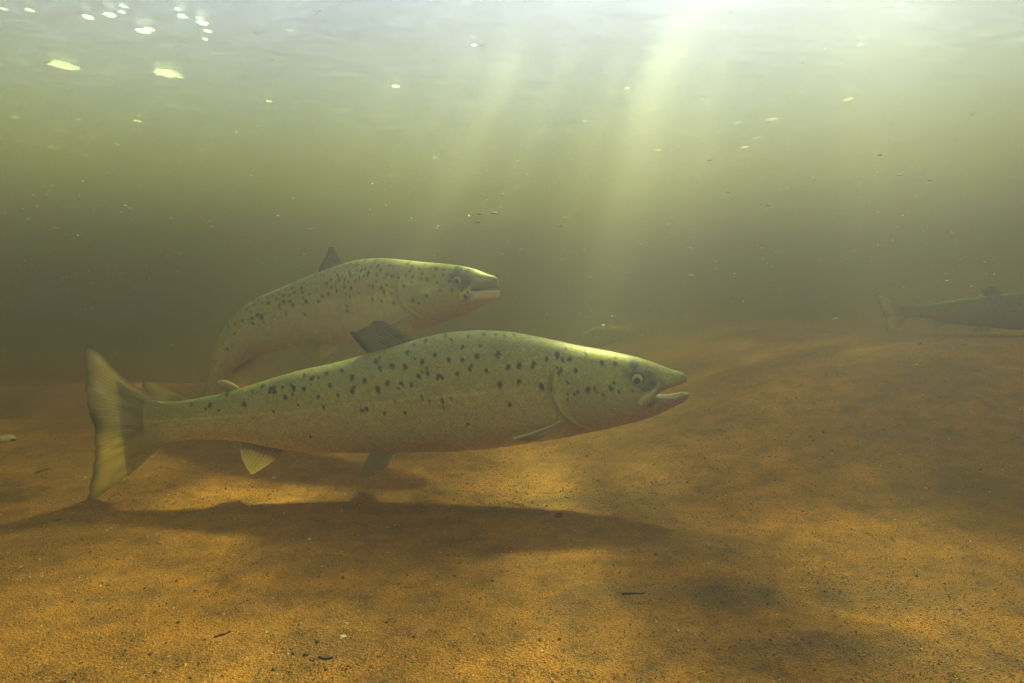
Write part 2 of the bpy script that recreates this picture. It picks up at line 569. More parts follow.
class Spine:
    def __init__(self, X, px, py, Y, size=1.0):
        P = at(np.array(px, float), np.array(py, float), np.array(Y, float))
        self.k = K * size
        g = np.arange(60, 720, 1.0)
        o_ = np.argsort(X)
        X = np.array(X, float)[o_]
        P = P[o_]
        S = np.zeros((len(g), 3))
        for a in range(3):
            s = np.interp(g, X, P[:, a])
            lo = g < X[0]
            s[lo] = P[0, a] + (g[lo] - X[0]) * (P[1, a] - P[0, a]) / (X[1] - X[0])
            hi = g > X[-1]
            s[hi] = P[-1, a] + (g[hi] - X[-1]) * (P[-1, a] - P[-2, a]) / (X[-1] - X[-2])
            S[:, a] = smooth1(smooth1(s, 61), 41)
        T = np.gradient(S, axis=0)
        T /= np.linalg.norm(T, axis=1)[:, None]
        B = np.cross(T, [0, 0, 1.0])              # towards the fish's right flank: faces the camera for a fish heading +X
        B /= np.linalg.norm(B, axis=1)[:, None]
        U = np.cross(B, T)
        self.g, self.S, self.B, self.U = g, S, B, U

    def __call__(self, X, Y, lat):
        X, Y, lat = np.broadcast_arrays(np.asarray(X, float), np.asarray(Y, float), np.asarray(lat, float))
        c = np.interp(X, XG, MIDG)
        h = (c - Y) * self.k
        out = np.zeros(X.shape + (3,))
        for a in range(3):
            out[..., a] = np.interp(X, self.g, self.S[:, a]) + h * np.interp(X, self.g, self.U[:, a]) + lat * self.k * np.interp(X, self.g, self.B[:, a])
        return out


def half_width(X, Y):
    """lateral half width of the plain body at X and height Y"""
    t, b, w, m = (np.interp(X, XG, q) for q in (TOPG, BOTG, WG, MWG))
    r = np.where(Y < m, (m - Y) / (m - t), (Y - m) / (b - m))
    return w * np.sqrt(np.clip(1 - np.clip(r, 0, 1) ** 2.15, 0, 1))


GILL = np.array([(545, 350), (556, 364), (553.7, 380.5), (554.5, 394), (560.5, 406), (576, 420), (592, 428)], float)


def gill_x(Y):
    return np.interp(Y, GILL[:, 1], GILL[:, 0])


def paint(X, Y, side, spots, seed, dim=1.0):
    """pigment of the skin: olive back, silvery flank, warm pale belly, dark mask round the eye, black spots"""
    t, b = np.interp(X, XG, TOPG), np.interp(X, XG, BOTG)
    v = (Y - t) / np.maximum(b - t, 1)
    stops = np.array([0, .10, .25, .42, .55, .72, .9, 1.0])
    cols = np.array([(.155, .148, .038), (.20, .188, .052), (.30, .27, .082), (.40, .345, .125), (.50, .415, .18), (.55, .475, .26), (.56, .49, .29), (.58, .52, .34)])
    vv = v + 0.03 * vnoise(X * .05, Y * .08, seed) + 0.025 * vnoise(X * .2, Y * .2, seed + 1)
    c = np.stack([np.interp(vv, stops, cols[:, i]) for i in range(3)], -1)
    # head: yellow-olive crown, grey-green cheek, pale throat
    hd = sstep(548, 575, X)[..., None]
    hcols = np.array([(.16, .145, .022), (.22, .20, .03), (.28, .26, .05), (.30, .29, .08), (.34, .305, .10), (.38, .30, .11), (.40, .30, .12), (.44, .34, .15)])
    ch = np.stack([np.interp(vv, stops, hcols[:, i]) for i in range(3)], -1)
    c = c * (1 - hd) + ch * hd
    # the stock of the tail passes into the colour of the tail fin
    tb = sstep(176, 150, X)[..., None] if False else (1 - sstep(150, 178, X))[..., None]
    c = c * (1 - .7 * tb) + np.array([.33, .29, .11]) * .7 * tb
    # dark mask round the eye up to the crown
    mk = np.exp(-(((X - 642) / 19) ** 2 + ((Y - 377.5 - .30 * (X - 642)) / 11) ** 2) ** 2)
    mk = np.maximum(mk, np.exp(-(((X - 633) / 5) ** 2 + ((Y - 364) / 7) ** 2) ** 1.5))
    mk = np.clip(mk * (1 + .5 * vnoise(X * .25, Y * .25, 31)), 0, 1)[..., None]
    c = c * (1 - .95 * mk) + np.array([.035, .048, .030]) * .95 * mk
    # grey snout tip and upper lip, pale pinkish lower lip
    lip = (sstep(655, 664, X) * sstep(-5.5, -2.5, Y - (388.5 - .23 * (X - 655))) * (Y < 391))[..., None]
    tip = sstep(676, 684, X)[..., None] * (Y < 389)[..., None]
    lip = np.maximum(lip, tip)
    c = c * (1 - lip * .75) + np.array([.16, .125, .075]) * lip * .75
    ll = (sstep(650, 662, X) * (Y > 390.5) * (1 - sstep(398, 404, Y)))[..., None]
    c = c * (1 - ll) + np.array([.34, .26, .17]) * ll
    # bright plate edges: back of the gill cover and the maxilla
    gx_ = gill_x(Y)
    e = np.exp(-((X - gx_ - .6) / np.interp(Y, [392, 402, 416, 424], [1.2, 1.6, 2.4, 1.2])) ** 2) * sstep(366, 372, Y) * (1 - sstep(424, 430, Y))
    e = e * np.interp(Y, [366, 376, 388, 398, 408, 424], [.5, .45, .05, .5, 1, .7])
    c = c * (1 - e[..., None]) + np.array([.92, .84, .5]) * e[..., None]
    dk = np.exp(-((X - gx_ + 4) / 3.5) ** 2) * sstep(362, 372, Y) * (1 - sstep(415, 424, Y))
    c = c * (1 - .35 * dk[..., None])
    # lateral line
    ly = np.interp(X, [165, 300, 424, 540], [420, 408, 393, 383])
    l = np.exp(-((Y - ly) / .9) ** 2) * (X < 545)
    c = c * (1 + .30 * l[..., None])
    # fine pale flecks of scale and slime
    f = np.clip(vnoise(X * .55, Y * .8, seed + 5) * 1.5 + .55 * vnoise(X * .09, Y * .09, seed + 6) - .9, 0, 1) * (v < .55)
    c = c * (1 + .5 * f[..., None])
    c = c * (1 + .13 * vnoise(X * .42, Y * .5, seed + 9)[..., None] + .10 * vnoise(X * .9, Y * .9, seed + 10)[..., None])
    if seed == 200:
        pc = pale_cheek(X, Y)
        c = c * (1 - pc) + np.array([.62, .56, .30]) * pc
        jw = (sstep(630, 655, X) * sstep(390.5, 391.5, Y) * (1 - sstep(398, 406, Y)))[..., None] * .85
        c = c * (1 - jw) + np.array([.80, .64, .42]) * jw
    # black spots
    d = np.ones(X.shape)
    r2 = np.random.default_rng(seed)
    for (sx, sy, sr) in spots:
        for q in range(r2.integers(1, 4)):
            ox, oy = (0, 0) if q == 0 else r2.normal(0, 1, 2) * np.array([.55, 1.0]) * sr
            sr = sr * r2.uniform(.85, 1.15)
            rr = sr * (1 if q == 0 else r2.uniform(.45, .75))
            a, ex = r2.uniform(-.5, .5), r2.uniform(1.0, 1.45)
            w = np.where((abs(X - sx - ox) < 10) & (abs(Y - sy - oy) < 10))
            if not len(w[0]):
                continue
            dx, dy = X[w] - sx - ox, Y[w] - sy - oy
            ux, uy = dx * math.cos(a) + dy * math.sin(a), -dx * math.sin(a) + dy * math.cos(a)
            q_ = np.hypot(ux * ex, uy) / (rr * 1.08)
            d[w] = np.minimum(d[w], sstep(.7, 1.15, q_ * (1 + .22 * vnoise(X[w] * .6, Y[w] * .6, seed + 71))))
    c = np.clip(c * np.array([1.34, 1.30, 1.05]), 0, .9)
    c = np.array([.016, .022, .018]) * (1 - d[..., None]) + c * d[..., None]
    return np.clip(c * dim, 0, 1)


def build_body(sp, root, spots, seed, step, nring, gape, mat, dim=1.0):
    """one continuous skin: tail stock to cheek as rings, then split at the corner of the mouth into two jaws"""
    nU = nring // 4
    nL = nring // 4
    Xs = np.arange(122, CORNER + .01, step)
    Xs[-1] = CORNER
    phU = np.linspace(0, math.pi / 2, nU + 1)
    pw = 2 / 2.15
    VX, VY, VL = [], [], []
    chords = []
    # quarter arcs -> ring: top, right side down to bottom, left side back up
    def arcs(t, m, b, w):
        yu = m - (m - t) * np.cos(phU) ** pw
        lu = w * np.sin(phU) ** pw
        yl = m + (b - m) * np.sin(phU) ** pw
        ll = w * np.cos(phU) ** pw
        return yu, lu, yl, ll
    ring = []
    for x in Xs:
        t, b, w, m = (np.interp(x, XG, q) for q in (TOPG, BOTG, WG, MWG))
        yu, lu, yl, ll = arcs(t, m, b, w)
        Y = np.concatenate([yu, yl[1:], yl[:-1][::-1], yu[1:-1][::-1]])
        Lt = np.concatenate([lu, ll[1:], -ll[:-1][::-1], -lu[1:-1][::-1]])
        VX.append(np.full(len(Y), x)); VY.append(Y); VL.append(Lt)
    nr = len(Y)
    iR, iL = nU, nU + 2 * nL                    # ring index of the mouth corner on either side
    body_n = len(Xs) * nr
    faces = grid_faces(len(Xs), nr, True).tolist()
    # tail end cap
    faces.append(list(range(nr))[::-1])
    # jaws
    last = (len(Xs) - 1) * nr
    nch = 7
    X2 = np.concatenate([np.arange(CORNER + step, 686.0, step), [686.6, 687.2]])
    lipU = lambda x: np.interp(x, [652, 657, 663, 672, 680, 684, 687.5], [393.5, 390.3, 386.8, 384.6, 382.4, 381.3, 380.6]) * gape + (1 - gape) * 390.3
    lipL = lambda x: np.interp(x, [652, 657, 663, 672, 680, 684, 687.5], [393.5, 396.6, 397.2, 396.2, 394, 393, 393.5]) * gape + (1 - gape) * 391.2
    # shared chord at the corner
    cl = np.linspace(1, -1, nch + 2)[1:-1]
    wc = np.interp(CORNER, XG, WG)
    VX.append(np.full(nch, CORNER)); VY.append(np.full(nch, 393.5)); VL.append(cl * wc)
    chord0 = list(range(body_n, body_n + nch))
    cnt = body_n + nch
    up_idx = list(range(last, last + iR + 1)) + [c for c in chord0] + list(range(last + iL, last + nr))
    lo_idx = list(range(last + iR, last + iL + 1)) + chord0[::-1]
    upper_idx, lower_idx = up_idx, lo_idx
    for kind in ('u', 'l'):
        prev = up_idx if kind == 'u' else lo_idx
        for x in X2:
            t, b, w = (np.interp(x, XG, q) for q in (TOPG, BOTG, WG))
            if kind == 'u':
                m = lipU(x)
                m = max(m, t + .8)
                yu, lu, _, _ = arcs(t, m, m, w)
                ych = m - 2.2 * np.sqrt(np.clip(1 - cl ** 2, 0, 1)) * min(1, (688 - x) / 8) * min(1, (x - CORNER) / 4)
                Y = np.concatenate([yu, ych, yu[1:][::-1]])
                Lt = np.concatenate([lu, cl * w, -lu[1:][::-1]])
            else:
                m = min(lipL(x), b - .8)
                w = w * .93
                _, _, yl, ll = arcs(m, m, b, w)
                ych = m + 2.4 * np.sqrt(np.clip(1 - cl ** 2, 0, 1)) * min(1, (688 - x) / 8) * min(1, (x - CORNER) / 4)
                Y = np.concatenate([yl, yl[:-1][::-1], ych[::-1]])
                Lt = np.concatenate([ll, -ll[:-1][::-1], (cl * w)[::-1]])
            cur = list(range(cnt, cnt + len(Y)))
            k0 = len(yu) if kind == 'u' else 2 * len(yl) - 1
            chords += cur[k0:k0 + nch]
            cnt += len(Y)
            VX.append(np.full(len(Y), x)); VY.append(Y); VL.append(Lt)
            n_ = len(Y)
            for j in range(n_):
                j2 = (j + 1) % n_
                faces.append([prev[j], prev[j2], cur[j2], cur[j]])
            prev = cur
        faces.append(prev[::-1] if False else prev)
    X, Y, Lt = np.concatenate(VX), np.concatenate(VY), np.concatenate(VL)
    # relief: raised gill cover, cheek plate, maxilla ridge, hollow of the eye socket
    side = np.sign(Lt)
    wgt = np.clip(abs(Lt) / 8, 0, 1)
    gxx = gill_x(Y)
    rel = 2.3 * sstep(-1.2, .8, X - gxx) * (1 - sstep(2, 40, X - gxx)) * sstep(358, 370, Y) * (1 - sstep(424, 432, Y))
    rel -= 1.0 * np.exp(-((X - gxx + 3) / 3) ** 2) * sstep(358, 370, Y) * (1 - sstep(422, 432, Y))
    pre = np.interp(Y, [372, 385, 400, 412], [604, 600, 603, 618])
    rel += .5 * sstep(-2, 1, X - pre) * (1 - sstep(1, 18, X - pre)) * sstep(368, 378, Y) * (1 - sstep(408, 416, Y))
    ex, ey = 634.8, 378
    r_ = np.hypot(X - ex, Y - ey)
    rel += -1.3 * (1 - sstep(4.5, 7.5, r_)) + .8 * np.exp(-((r_ - 8.6) / 1.8) ** 2)
    # maxilla: bony flap from above the mouth back to behind the eye
    mx0, mx1 = np.array([656, 384]), np.array([637.5, 399.5])
    dv = mx1 - mx0
    tt = np.clip(((X - mx0[0]) * dv[0] + (Y - mx0[1]) * dv[1]) / (dv @ dv), 0, 1)
    dd = np.hypot(X - mx0[0] - tt * dv[0], Y - mx0[1] - tt * dv[1])
    rel += 1.2 * (1 - sstep(1.6, 3.4, dd)) * (X <= CORNER + 8)
    rel += .25 * vnoise(X * .07, Y * .07, seed + 40) + .10 * vnoise(X * .3, Y * .4, seed + 41)
    Lt = Lt + side * wgt * rel
    P = sp(X, Y, Lt)
    C = paint(X, Y, side, spots, seed, dim)
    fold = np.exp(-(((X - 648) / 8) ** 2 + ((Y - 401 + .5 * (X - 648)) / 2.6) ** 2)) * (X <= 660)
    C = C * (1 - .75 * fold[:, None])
    gum = np.exp(-(((X - 634) / 6) ** 2 + ((Y - 403.5) / 1.6) ** 2))
    C = C * (1 - .7 * gum[:, None]) + np.array([.5, .44, .28]) * .7 * gum[:, None]
    mxl = np.exp(-((dd - .6) / 1.3) ** 2) * (X <= CORNER + 4) * (abs(Lt) > 4) * np.interp(tt, [0, .3, .75, 1], [.2, .9, .8, 1])
    C = C * (1 - mxl[:, None]) + np.array([.75, .66, .25]) * mxl[:, None]
    inside = np.zeros(len(X), bool)
    inside[chord0] = True
    inside[chords] = True
    C[inside] = (.10, .065, .04)
    uv = np.stack([X, Y + 0 * X], -1)
    return mesh_obj('body', P, faces, mat, root, True, C, uv)


def build_fin(name, sp, root, base, tip, nray, nv, nt, bow, th, color, seed, mat, label=None, ragged=.015, lag=0.0):
    """base, tip: polylines of (X, Y, lateral); rays run from base to tip and stand proud of the membrane on both faces"""
    base, tip = np.array(base, float), np.array(tip, float)

    def resample(p, n):
        d = np.concatenate([[0], np.cumsum(np.linalg.norm(np.diff(p, axis=0), axis=1))])
        d /= d[-1]
        u = np.linspace(0, 1, n)
        q = np.stack([np.interp(u, d, p[:, i]) for i in range(3)], -1)
        if n > 20:
            for i in range(3):
                q[:, i] = smooth1(q[:, i], max(3, n // 12) | 1)
        return q
    n = nray * nv + 1
    Bs, Ts = resample(base, n), resample(tip, n)
    u = np.linspace(0, 1, n)[:, None]
    t = np.linspace(0, 1, nt)[None, :]
    rag = 1 + ragged * (vnoise(u * nray * .9, u * 0, seed) + .6 * vnoise(u * nray * 2.2, u * 0, seed + 1))
    te = t * rag
    Bw = np.array(bow, float)
    P = Bs[:, None, :] + te[..., None] * (Ts - Bs)[:, None, :] + (np.sin(te * math.pi) * (1 + 0 * u))[..., None] * Bw
    wob = th * 2.2 * vnoise(u * 5 + 3, t * 2.2, seed + 3) * t
    P[..., 2] += wob
    W = sp(P[..., 0], P[..., 1], P[..., 2])
    du, dt = np.gradient(W, axis=0), np.gradient(W, axis=1)
    nm = np.cross(du, dt)
    nm /= np.linalg.norm(nm, axis=-1)[..., None] + 1e-12
    ridge = np.abs(np.sin(u * nray * math.pi)) ** .8
    spl = np.abs(np.sin(u * nray * 2 * math.pi))
    rr = ridge * (1 - t * .6) + spl * t * .6
    thick = sp.k * th * (1.15 - t) * (.45 + .55 * rr) + sp.k * .10
    thick = thick * np.clip(np.minimum(u, 1 - u) * 7 + .12, 0, 1)
    A, Bk = W + nm * thick[..., None], W - nm * thick[..., None]
    idx = n * nt
    f1 = grid_faces(n, nt)
    f2 = grid_faces(n, nt, off=idx)[:, ::-1]
    fs = f1.tolist() + f2.tolist()
    for i in range(n - 1):
        for j in (0, nt - 1):
            a, b = i * nt + j, (i + 1) * nt + j
            fs.append([a, b, b + idx, a + idx])
    for j in range(nt - 1):
        for i in (0, n - 1):
            a, b = i * nt + j, i * nt + j + 1
            fs.append([a, b, b + idx, a + idx])
    C = color(u + 0 * t, t + 0 * u, rr, P)
    C = np.concatenate([C.reshape(-1, 4)] * 2)
    o = mesh_obj(name, np.concatenate([A.reshape(-1, 3), Bk.reshape(-1, 3)]), fs, mat, root, True, C)
    if label:
        o['label'] = label
    return o


def lerp_col(t, stops, cols):
    return np.stack([np.interp(t, stops, np.array(cols)[:, i]) for i in range(len(cols[0]))], -1)


def col_tail(u, t, rr, P):
    c = lerp_col(t, [0, .35, .8, .93, 1], [(.55, .47, .21, 1), (.70, .60, .30, .95), (.74, .63, .33, .9), (.44, .38, .17, .85), (.2, .18, .10, .8)])
    lowr = sstep(.52, .7, u)[..., None]
    c[..., :3] = c[..., :3] * (1 - .6 * lowr) + np.array([.85, .66, .16]) * .6 * lowr * (1 - .75 * sstep(.85, 1, t))[..., None]
    dark = (np.exp(-((u - .48) / .10) ** 2) * sstep(.45, 1, t))[..., None]
    c[..., :3] = c[..., :3] * (1 - .7 * dark)
    edge = np.maximum(sstep(.06, .0, u), sstep(.94, 1, u))[..., None]
    c[..., :3] = c[..., :3] * (1 - .35 * edge)
    c[..., :3] *= (.82 + .28 * rr)[..., None] * (1 + .22 * vnoise(u * 26, t * 5, 4))[..., None]
    return np.clip(c, 0, 1)


def col_dorsal(u, t, rr, P):
    c = lerp_col(t, [0, .5, 1], [(.2, .19, .08, .85), (.16, .16, .085, .75), (.10, .105, .065, .72)])
    c[..., :3] *= (.55 + .7 * rr)[..., None]
    sp_ = sstep(.30, .5, vnoise(u * 7, t * 5, 77)) * (t < .6)
    c[..., :3] *= (1 - .3 * sp_)[..., None]
    end = (sstep(.5, .85, u) * sstep(.3, .9, t))[..., None]
    c[..., :3] *= 1 - .8 * end
    c[..., 3:] = np.clip(c[..., 3:] + .4 * end, 0, 1)
    return np.clip(c, 0, 1)


def col_pale(u, t, rr, P):
    c = lerp_col(t, [0, .5, 1], [(.38, .28, .12, .95), (.50, .38, .18, .8), (.58, .45, .23, .65)])
    c[..., :3] *= (.7 + .45 * rr)[..., None]
    return np.clip(c, 0, 1)


def col_pelvic(u, t, rr, P):
    c = lerp_col(t, [0, .5, 1], [(.42, .34, .17, .9), (.38, .31, .16, .65), (.5, .42, .22, .6)])
    e = sstep(.85, 1, u)[..., None]
    c[..., :3] = c[..., :3] * (1 - e) + np.array([.72, .6, .34]) * e
    c[..., :3] *= (.65 + .5 * rr)[..., None]
    return np.clip(c, 0, 1)


def col_pectoral(u, t, rr, P):
    c = lerp_col(t, [0, .5, 1], [(.75, .66, .36, 1), (.7, .61, .33, .92), (.5, .45, .25, .85)])
    e = sstep(.25, 0, u)[..., None]
    c[..., :3] = c[..., :3] * (1 - e) + np.array([.92, .88, .6]) * e
    c[..., :3] *= (.7 + .45 * rr)[..., None]
    return np.clip(c, 0, 1)


def col_adipose(u, t, rr, P):
    c = lerp_col(t, [0, .6, 1], [(.5, .43, .09, 1), (.6, .5, .10, 1), (.62, .52, .11, 1)])
    return c


def ellipsoid(sp, cx, cy, cl, rx, ry, rl, n=28, m=16):
    th = np.linspace(0, 2 * math.pi, n, endpoint=False)
    ph = np.linspace(0, math.pi, m)
    T, Pp = np.meshgrid(th, ph)
    X = cx + rx * np.sin(Pp) * np.cos(T)
    Y = cy + ry * np.sin(Pp) * np.sin(T)
    Lq = cl + rl * np.cos(Pp)
    return sp(X, Y, Lq).reshape(-1, 3), grid_faces(m, n, True)


def pale_cheek(X, Y):
    """scuffed pale patches on the cheek of the smaller-looking fish"""
    e = .8 * np.exp(-(((X - 594) / 11) ** 2 + ((Y - 386) / 7) ** 2)) + .6 * np.exp(-(((X - 572) / 12) ** 2 + ((Y - 374) / 4) ** 2)) + .5 * np.exp(-(((X - 480) / 40) ** 2 + ((Y - 352) / 5) ** 2)) * (vnoise(X * .5, Y * .5, 5) > 0)
    return e[..., None]


def make_salmon(sp, label, spots, seed, step, nring, gape, detail=1.0, dorsal=None, pelvic_col=None, dim=1.0):
    root = empty('salmon', sp(np.array([400.]), np.array([455.]), np.array([0.]))[0])
    tag(root, label, 'salmon', 'salmon swimming over the sand')
    build_body(sp, root, spots, seed, step, nring, gape, M['skin'], dim)
    d = lambda n: max(2, int(round(n * detail)))
    fin = M['fin']
    build_fin('tail_fin', sp, root,
              [(163, 402.5, 0), (152, 410, 0), (148, 421, 0), (152, 433, 0), (163, 443, 0)],
              [(91, 347.5, -3), (83.5, 347.5, -3), (85, 362, -2), (86.5, 378, 0), (88.5, 400, 1), (93, 420, 1), (95, 432, 1), (94, 445, 1), (92.5, 470, 0), (89, 488, -1), (84, 506.5, -3)],
              34, 6, d(44), (1, 0, 2), 1.9, col_tail, seed + 60, fin)
    build_fin('dorsal_fin', sp, root,
              [(425, 341.5, 0), (408, 347, 0), (392, 351, 0), (376, 355, 0)],
              dorsal or [(396, 318.5, 2), (388, 319, 3), (379, 325, 4), (369, 330, 5), (361, 330, 6), (366, 338, 4), (371, 347, 2)],
              13, 6, d(26), (2, 1, 0), 1.1, col_dorsal, seed + 61, fin)
    v, f = ellipsoid(sp, 0, 0, 0, 1, 1, 1, 24, 14)      # fleshy lobe leaning back over the tail stock
    th_, ph_ = np.meshgrid(np.linspace(0, 2 * math.pi, 24, endpoint=False), np.linspace(0, math.pi, 14))
    ux, uy, ul = (np.sin(ph_) * np.cos(th_)).ravel(), (np.sin(ph_) * np.sin(th_)).ravel(), np.cos(ph_).ravel()
    tp = 1 - .35 * np.clip(ux, 0, 1)
    v = sp(231 + 11.5 * ux * .96 + 3 * uy * 0, 385.8 + 5.6 * uy * tp + 3.2 * ux, 2.3 * ul * tp)
    mesh_obj('adipose_fin', v, f, M['skin'], root, True, np.tile([.46, .40, .09], (len(v), 1)), np.stack([200 + 10 * ux, 300 + 6 * uy], -1))
    build_fin('anal_fin', sp, root, [(283, 449.5, 0), (268, 447.5, 0), (250, 443, 0), (236, 440, 0)],
              [(256, 472, -2), (246, 477, -3), (240, 466, -1), (237, 451, 0)], 11, 5, d(22), (2, 0, 0), 1.2, col_pale, seed + 63, fin)
    for s in (1, -1):
        wl = s * 15
        o = build_fin('pelvic_fin', sp, root, [(366, 451.5, wl), (376, 452, wl), (391, 451.5, wl + s * 1)],
                      [(355, 475, wl + s * 10), (360, 475.5, wl + s * 11), (373, 470, wl + s * 11), (380, 466, wl + s * 9)], 9, 5, d(20), (-1, 0, s * 2), 1.0, pelvic_col or col_pelvic, seed + 64, fin)
        wl = s * (half_width(566, 414) - 1.5)
        o = build_fin('pectoral_fin', sp, root, [(567, 413.5, wl), (564, 415, wl), (560, 418, wl - s)],
                      [(514, 429.5, wl + s * 11), (519, 433, wl + s * 8), (528, 435.5, wl + s * 5), (539, 435, wl + s * 3)], 11, 5, d(24), (0, 1.5, s * 4), 1.0, col_pectoral, seed + 65, fin)
        wl = s * (half_width(634.8, 378) - 2.2)
        v, f = ellipsoid(sp, 634.8, 378, wl, 6.3, 6.3, 3.4)
        eye = mesh_obj('eye', v, f, M['iris'], root)
        v, f = ellipsoid(sp, 634.6, 378.1, wl + s * 1.9, 3.6, 3.6, 2.1)
        mesh_obj('pupil', v, f, M['pupil'], eye)
    return root


def zz(pts, ox, oy, k, r):
    return [(ox + x / k, oy + y / k, r) for x, y in pts]


SPOTS = zz([(65, 280), (155, 273), (193, 275), (122, 306), (220, 240), (337, 212), (375, 230), (420, 242), (291, 261), (248, 300), (372, 280), (463, 272), (465, 176), (476, 198),
            (522, 190), (568, 193), (500, 250), (547, 250), (583, 255), (631, 175), (613, 225), (645, 214), (683, 226), (677, 152), (720, 168), (765, 170), (766, 127), (812, 158),
            (745, 218), (787, 203), (842, 208), (882, 147), (914, 195), (950, 191), (1001, 184), (887, 253), (951, 246)], 260, 310, 3.657, 2.5)
SPOTS += zz([(27, 272), (78, 287), (110, 272), (247, 237), (277, 223), (320, 293), (578, 145), (605, 165), (515, 310), (615, 303), (638, 317), (685, 312), (716, 305), (544, 358),
             (473, 357), (414, 343), (400, 350), (263, 338), (170, 332), (75, 357), (190, 230), (603, 118), (920, 325), (825, 122), (643, 103), (730, 100), (785, 90),
             (835, 82), (873, 84), (900, 88), (930, 85), (708, 85), (200, 448), (765, 397)], 260, 310, 3.657, 1.7)
SPOTS += zz([(50, 222), (102, 218), (173, 206), (237, 185), (290, 167), (358, 188), (385, 243), (300, 250), (312, 235), (518, 208), (585, 213), (555, 325), (445, 340), (13, 303), (212, 315)], 500, 320, 5.12, 2.6)
SPOTS += zz([(334, 140), (103, 293), (262, 330), (348, 302), (437, 157), (480, 333), (597, 348), (522, 360), (345, 355), (395, 345), (378, 358), (345, 382), (668, 348), (8, 153), (58, 403), (318, 183), (575, 305)], 500, 320, 5.12, 1.6)
SPOTS += zz([(463, 283), (530, 285), (648, 277)], 60, 320, 3.414, 2.4)
SPOTS += zz([(560, 300), (585, 248), (676, 237), (710, 222), (742, 228), (290, 275), (245, 333), (515, 297)], 60, 320, 3.414, 1.7)


def random_spots(seed, n):
    r = np.random.default_rng(seed)
    out = []
    while len(out) < n:
        x = 250 + 400 * r.random() ** .8
        v = r.beta(1.2, 2.4) * .66 + .02
        t, b = np.interp(x, XG, TOPG), np.interp(x, XG, BOTG)
        y = t + v * (b - t)
        if all((x - a) ** 2 + (y - c) ** 2 > 42 for a, c, _ in out) and np.hypot(x - 634.8, y - 378) > 9:
            out.append((x, y, r.uniform(1.3, 2.9)))
    return out


xs = [687, 640, 554, 424, 300, 165, 93]
front = Spine(xs, xs, [float(np.interp(x, XG, MIDG)) for x in xs], [.885, .89, .90, .905, .90, .895, .88])
# the front fish is traced from its own midline, so follow it closely
xs = list(range(95, 690, 15))
front = Spine(xs, xs, [float(np.interp(x, XG, MIDG)) for x in xs], np.interp(xs, [93, 165, 300, 424, 554, 690], [.875, .89, .905, .908, .90, .885]))
make_salmon(front, 'large spotted salmon with open mouth, nearest, close above the sand', SPOTS, 100, 1.0, 168, 1.0)

back = Spine([687, 620, 554, 424, 377, 301, 240, 200, 165, 100], [498, 455, 411, 347, 318, 256, 223, 216, 204, 164],
             [287, 291, 296.5, 304, 309, 327, 358, 388, 412, 424], [1.20, 1.225, 1.25, 1.31, 1.34, 1.40, 1.44, 1.47, 1.49, 1.50])
make_salmon(back, 'smaller looking dusky salmon with closed mouth, bent tail hidden behind the nearest salmon', random_spots(5, 150), 200, 1.6, 120, .3, .8,
            [(415, 312, 2), (409, 313, 3), (404, 322, 4), (400, 331, 4), (394, 338, 4), (388, 345, 2)], col_pale)

far = Spine([687, 554, 424, 300, 165, 100], [1092, 1048, 1004, 955, 908, 886], [309, 311, 311.5, 312, 311.5, 316], [1.66, 1.69, 1.71, 1.73, 1.76, 1.78], size=.58)
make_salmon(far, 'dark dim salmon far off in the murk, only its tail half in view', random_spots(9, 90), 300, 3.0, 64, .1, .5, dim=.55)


# ------------------------------------------------------------------ small things
def blob(seed, r, flat=.6, rough=.25, nu=14, nv=9):
    """an irregular closed lump round the origin"""
    th = np.linspace(0, 2 * math.pi, nu, endpoint=False)
    ph = np.linspace(0.02, math.pi - .02, nv)
    T, Pp = np.meshgrid(th, ph)
    d = np.stack([np.sin(Pp) * np.cos(T), np.sin(Pp) * np.sin(T), np.cos(Pp)], -1)
    q = 1 + rough * (vnoise(d[..., 0] * 1.7 + seed, d[..., 1] * 1.7 + d[..., 2] * 1.3, seed) + .5 * vnoise(d[..., 0] * 4 + d[..., 2], d[..., 1] * 4 + seed, seed + 1))
    q[0], q[-1] = q[0].mean(), q[-1].mean()
    V = d * q[..., None] * np.array(r) * np.array([1, 1, flat])
    fs = grid_faces(nv, nu, True).tolist()
    fs.append(list(range(nu))[::-1])
    fs.append([(nv - 1) * nu + k for k in range(nu)])
    return V.reshape(-1, 3), fs


def rotz(v, a):
    c, s = math.cos(a), math.sin(a)
    return v @ np.array([[c, s, 0], [-s, c, 0], [0, 0, 1]])


def on_bed(px, py):
    """point of the bed seen at a pixel"""
    d = ray(np.array(px, float), np.array(py, float))
    p0 = np.array([0, 0, CAM_H])
    s = np.linspace(.2, 5, 4000)
    P = p0 + d * s[:, None]
    hit = np.argmax(P[:, 2] < bed_z(P[:, 0], P[:, 1]))
    return P[hit]


def lump(name, px, py, r, flat, mat, label, cat, group=None, seed=1, rot=0, stretch=1.0, sink=.25):
    p = on_bed(px, py)
    v, f = blob(seed, (r * stretch, r, r), flat, .55)
    v = rotz(v, rot)
    p = p + np.array([0, 0, r * flat * (1 - 2 * sink)])
    o = mesh_obj(name, v + p, f, mat, None, True, loc=p)
    return tag(o, label, cat, group)


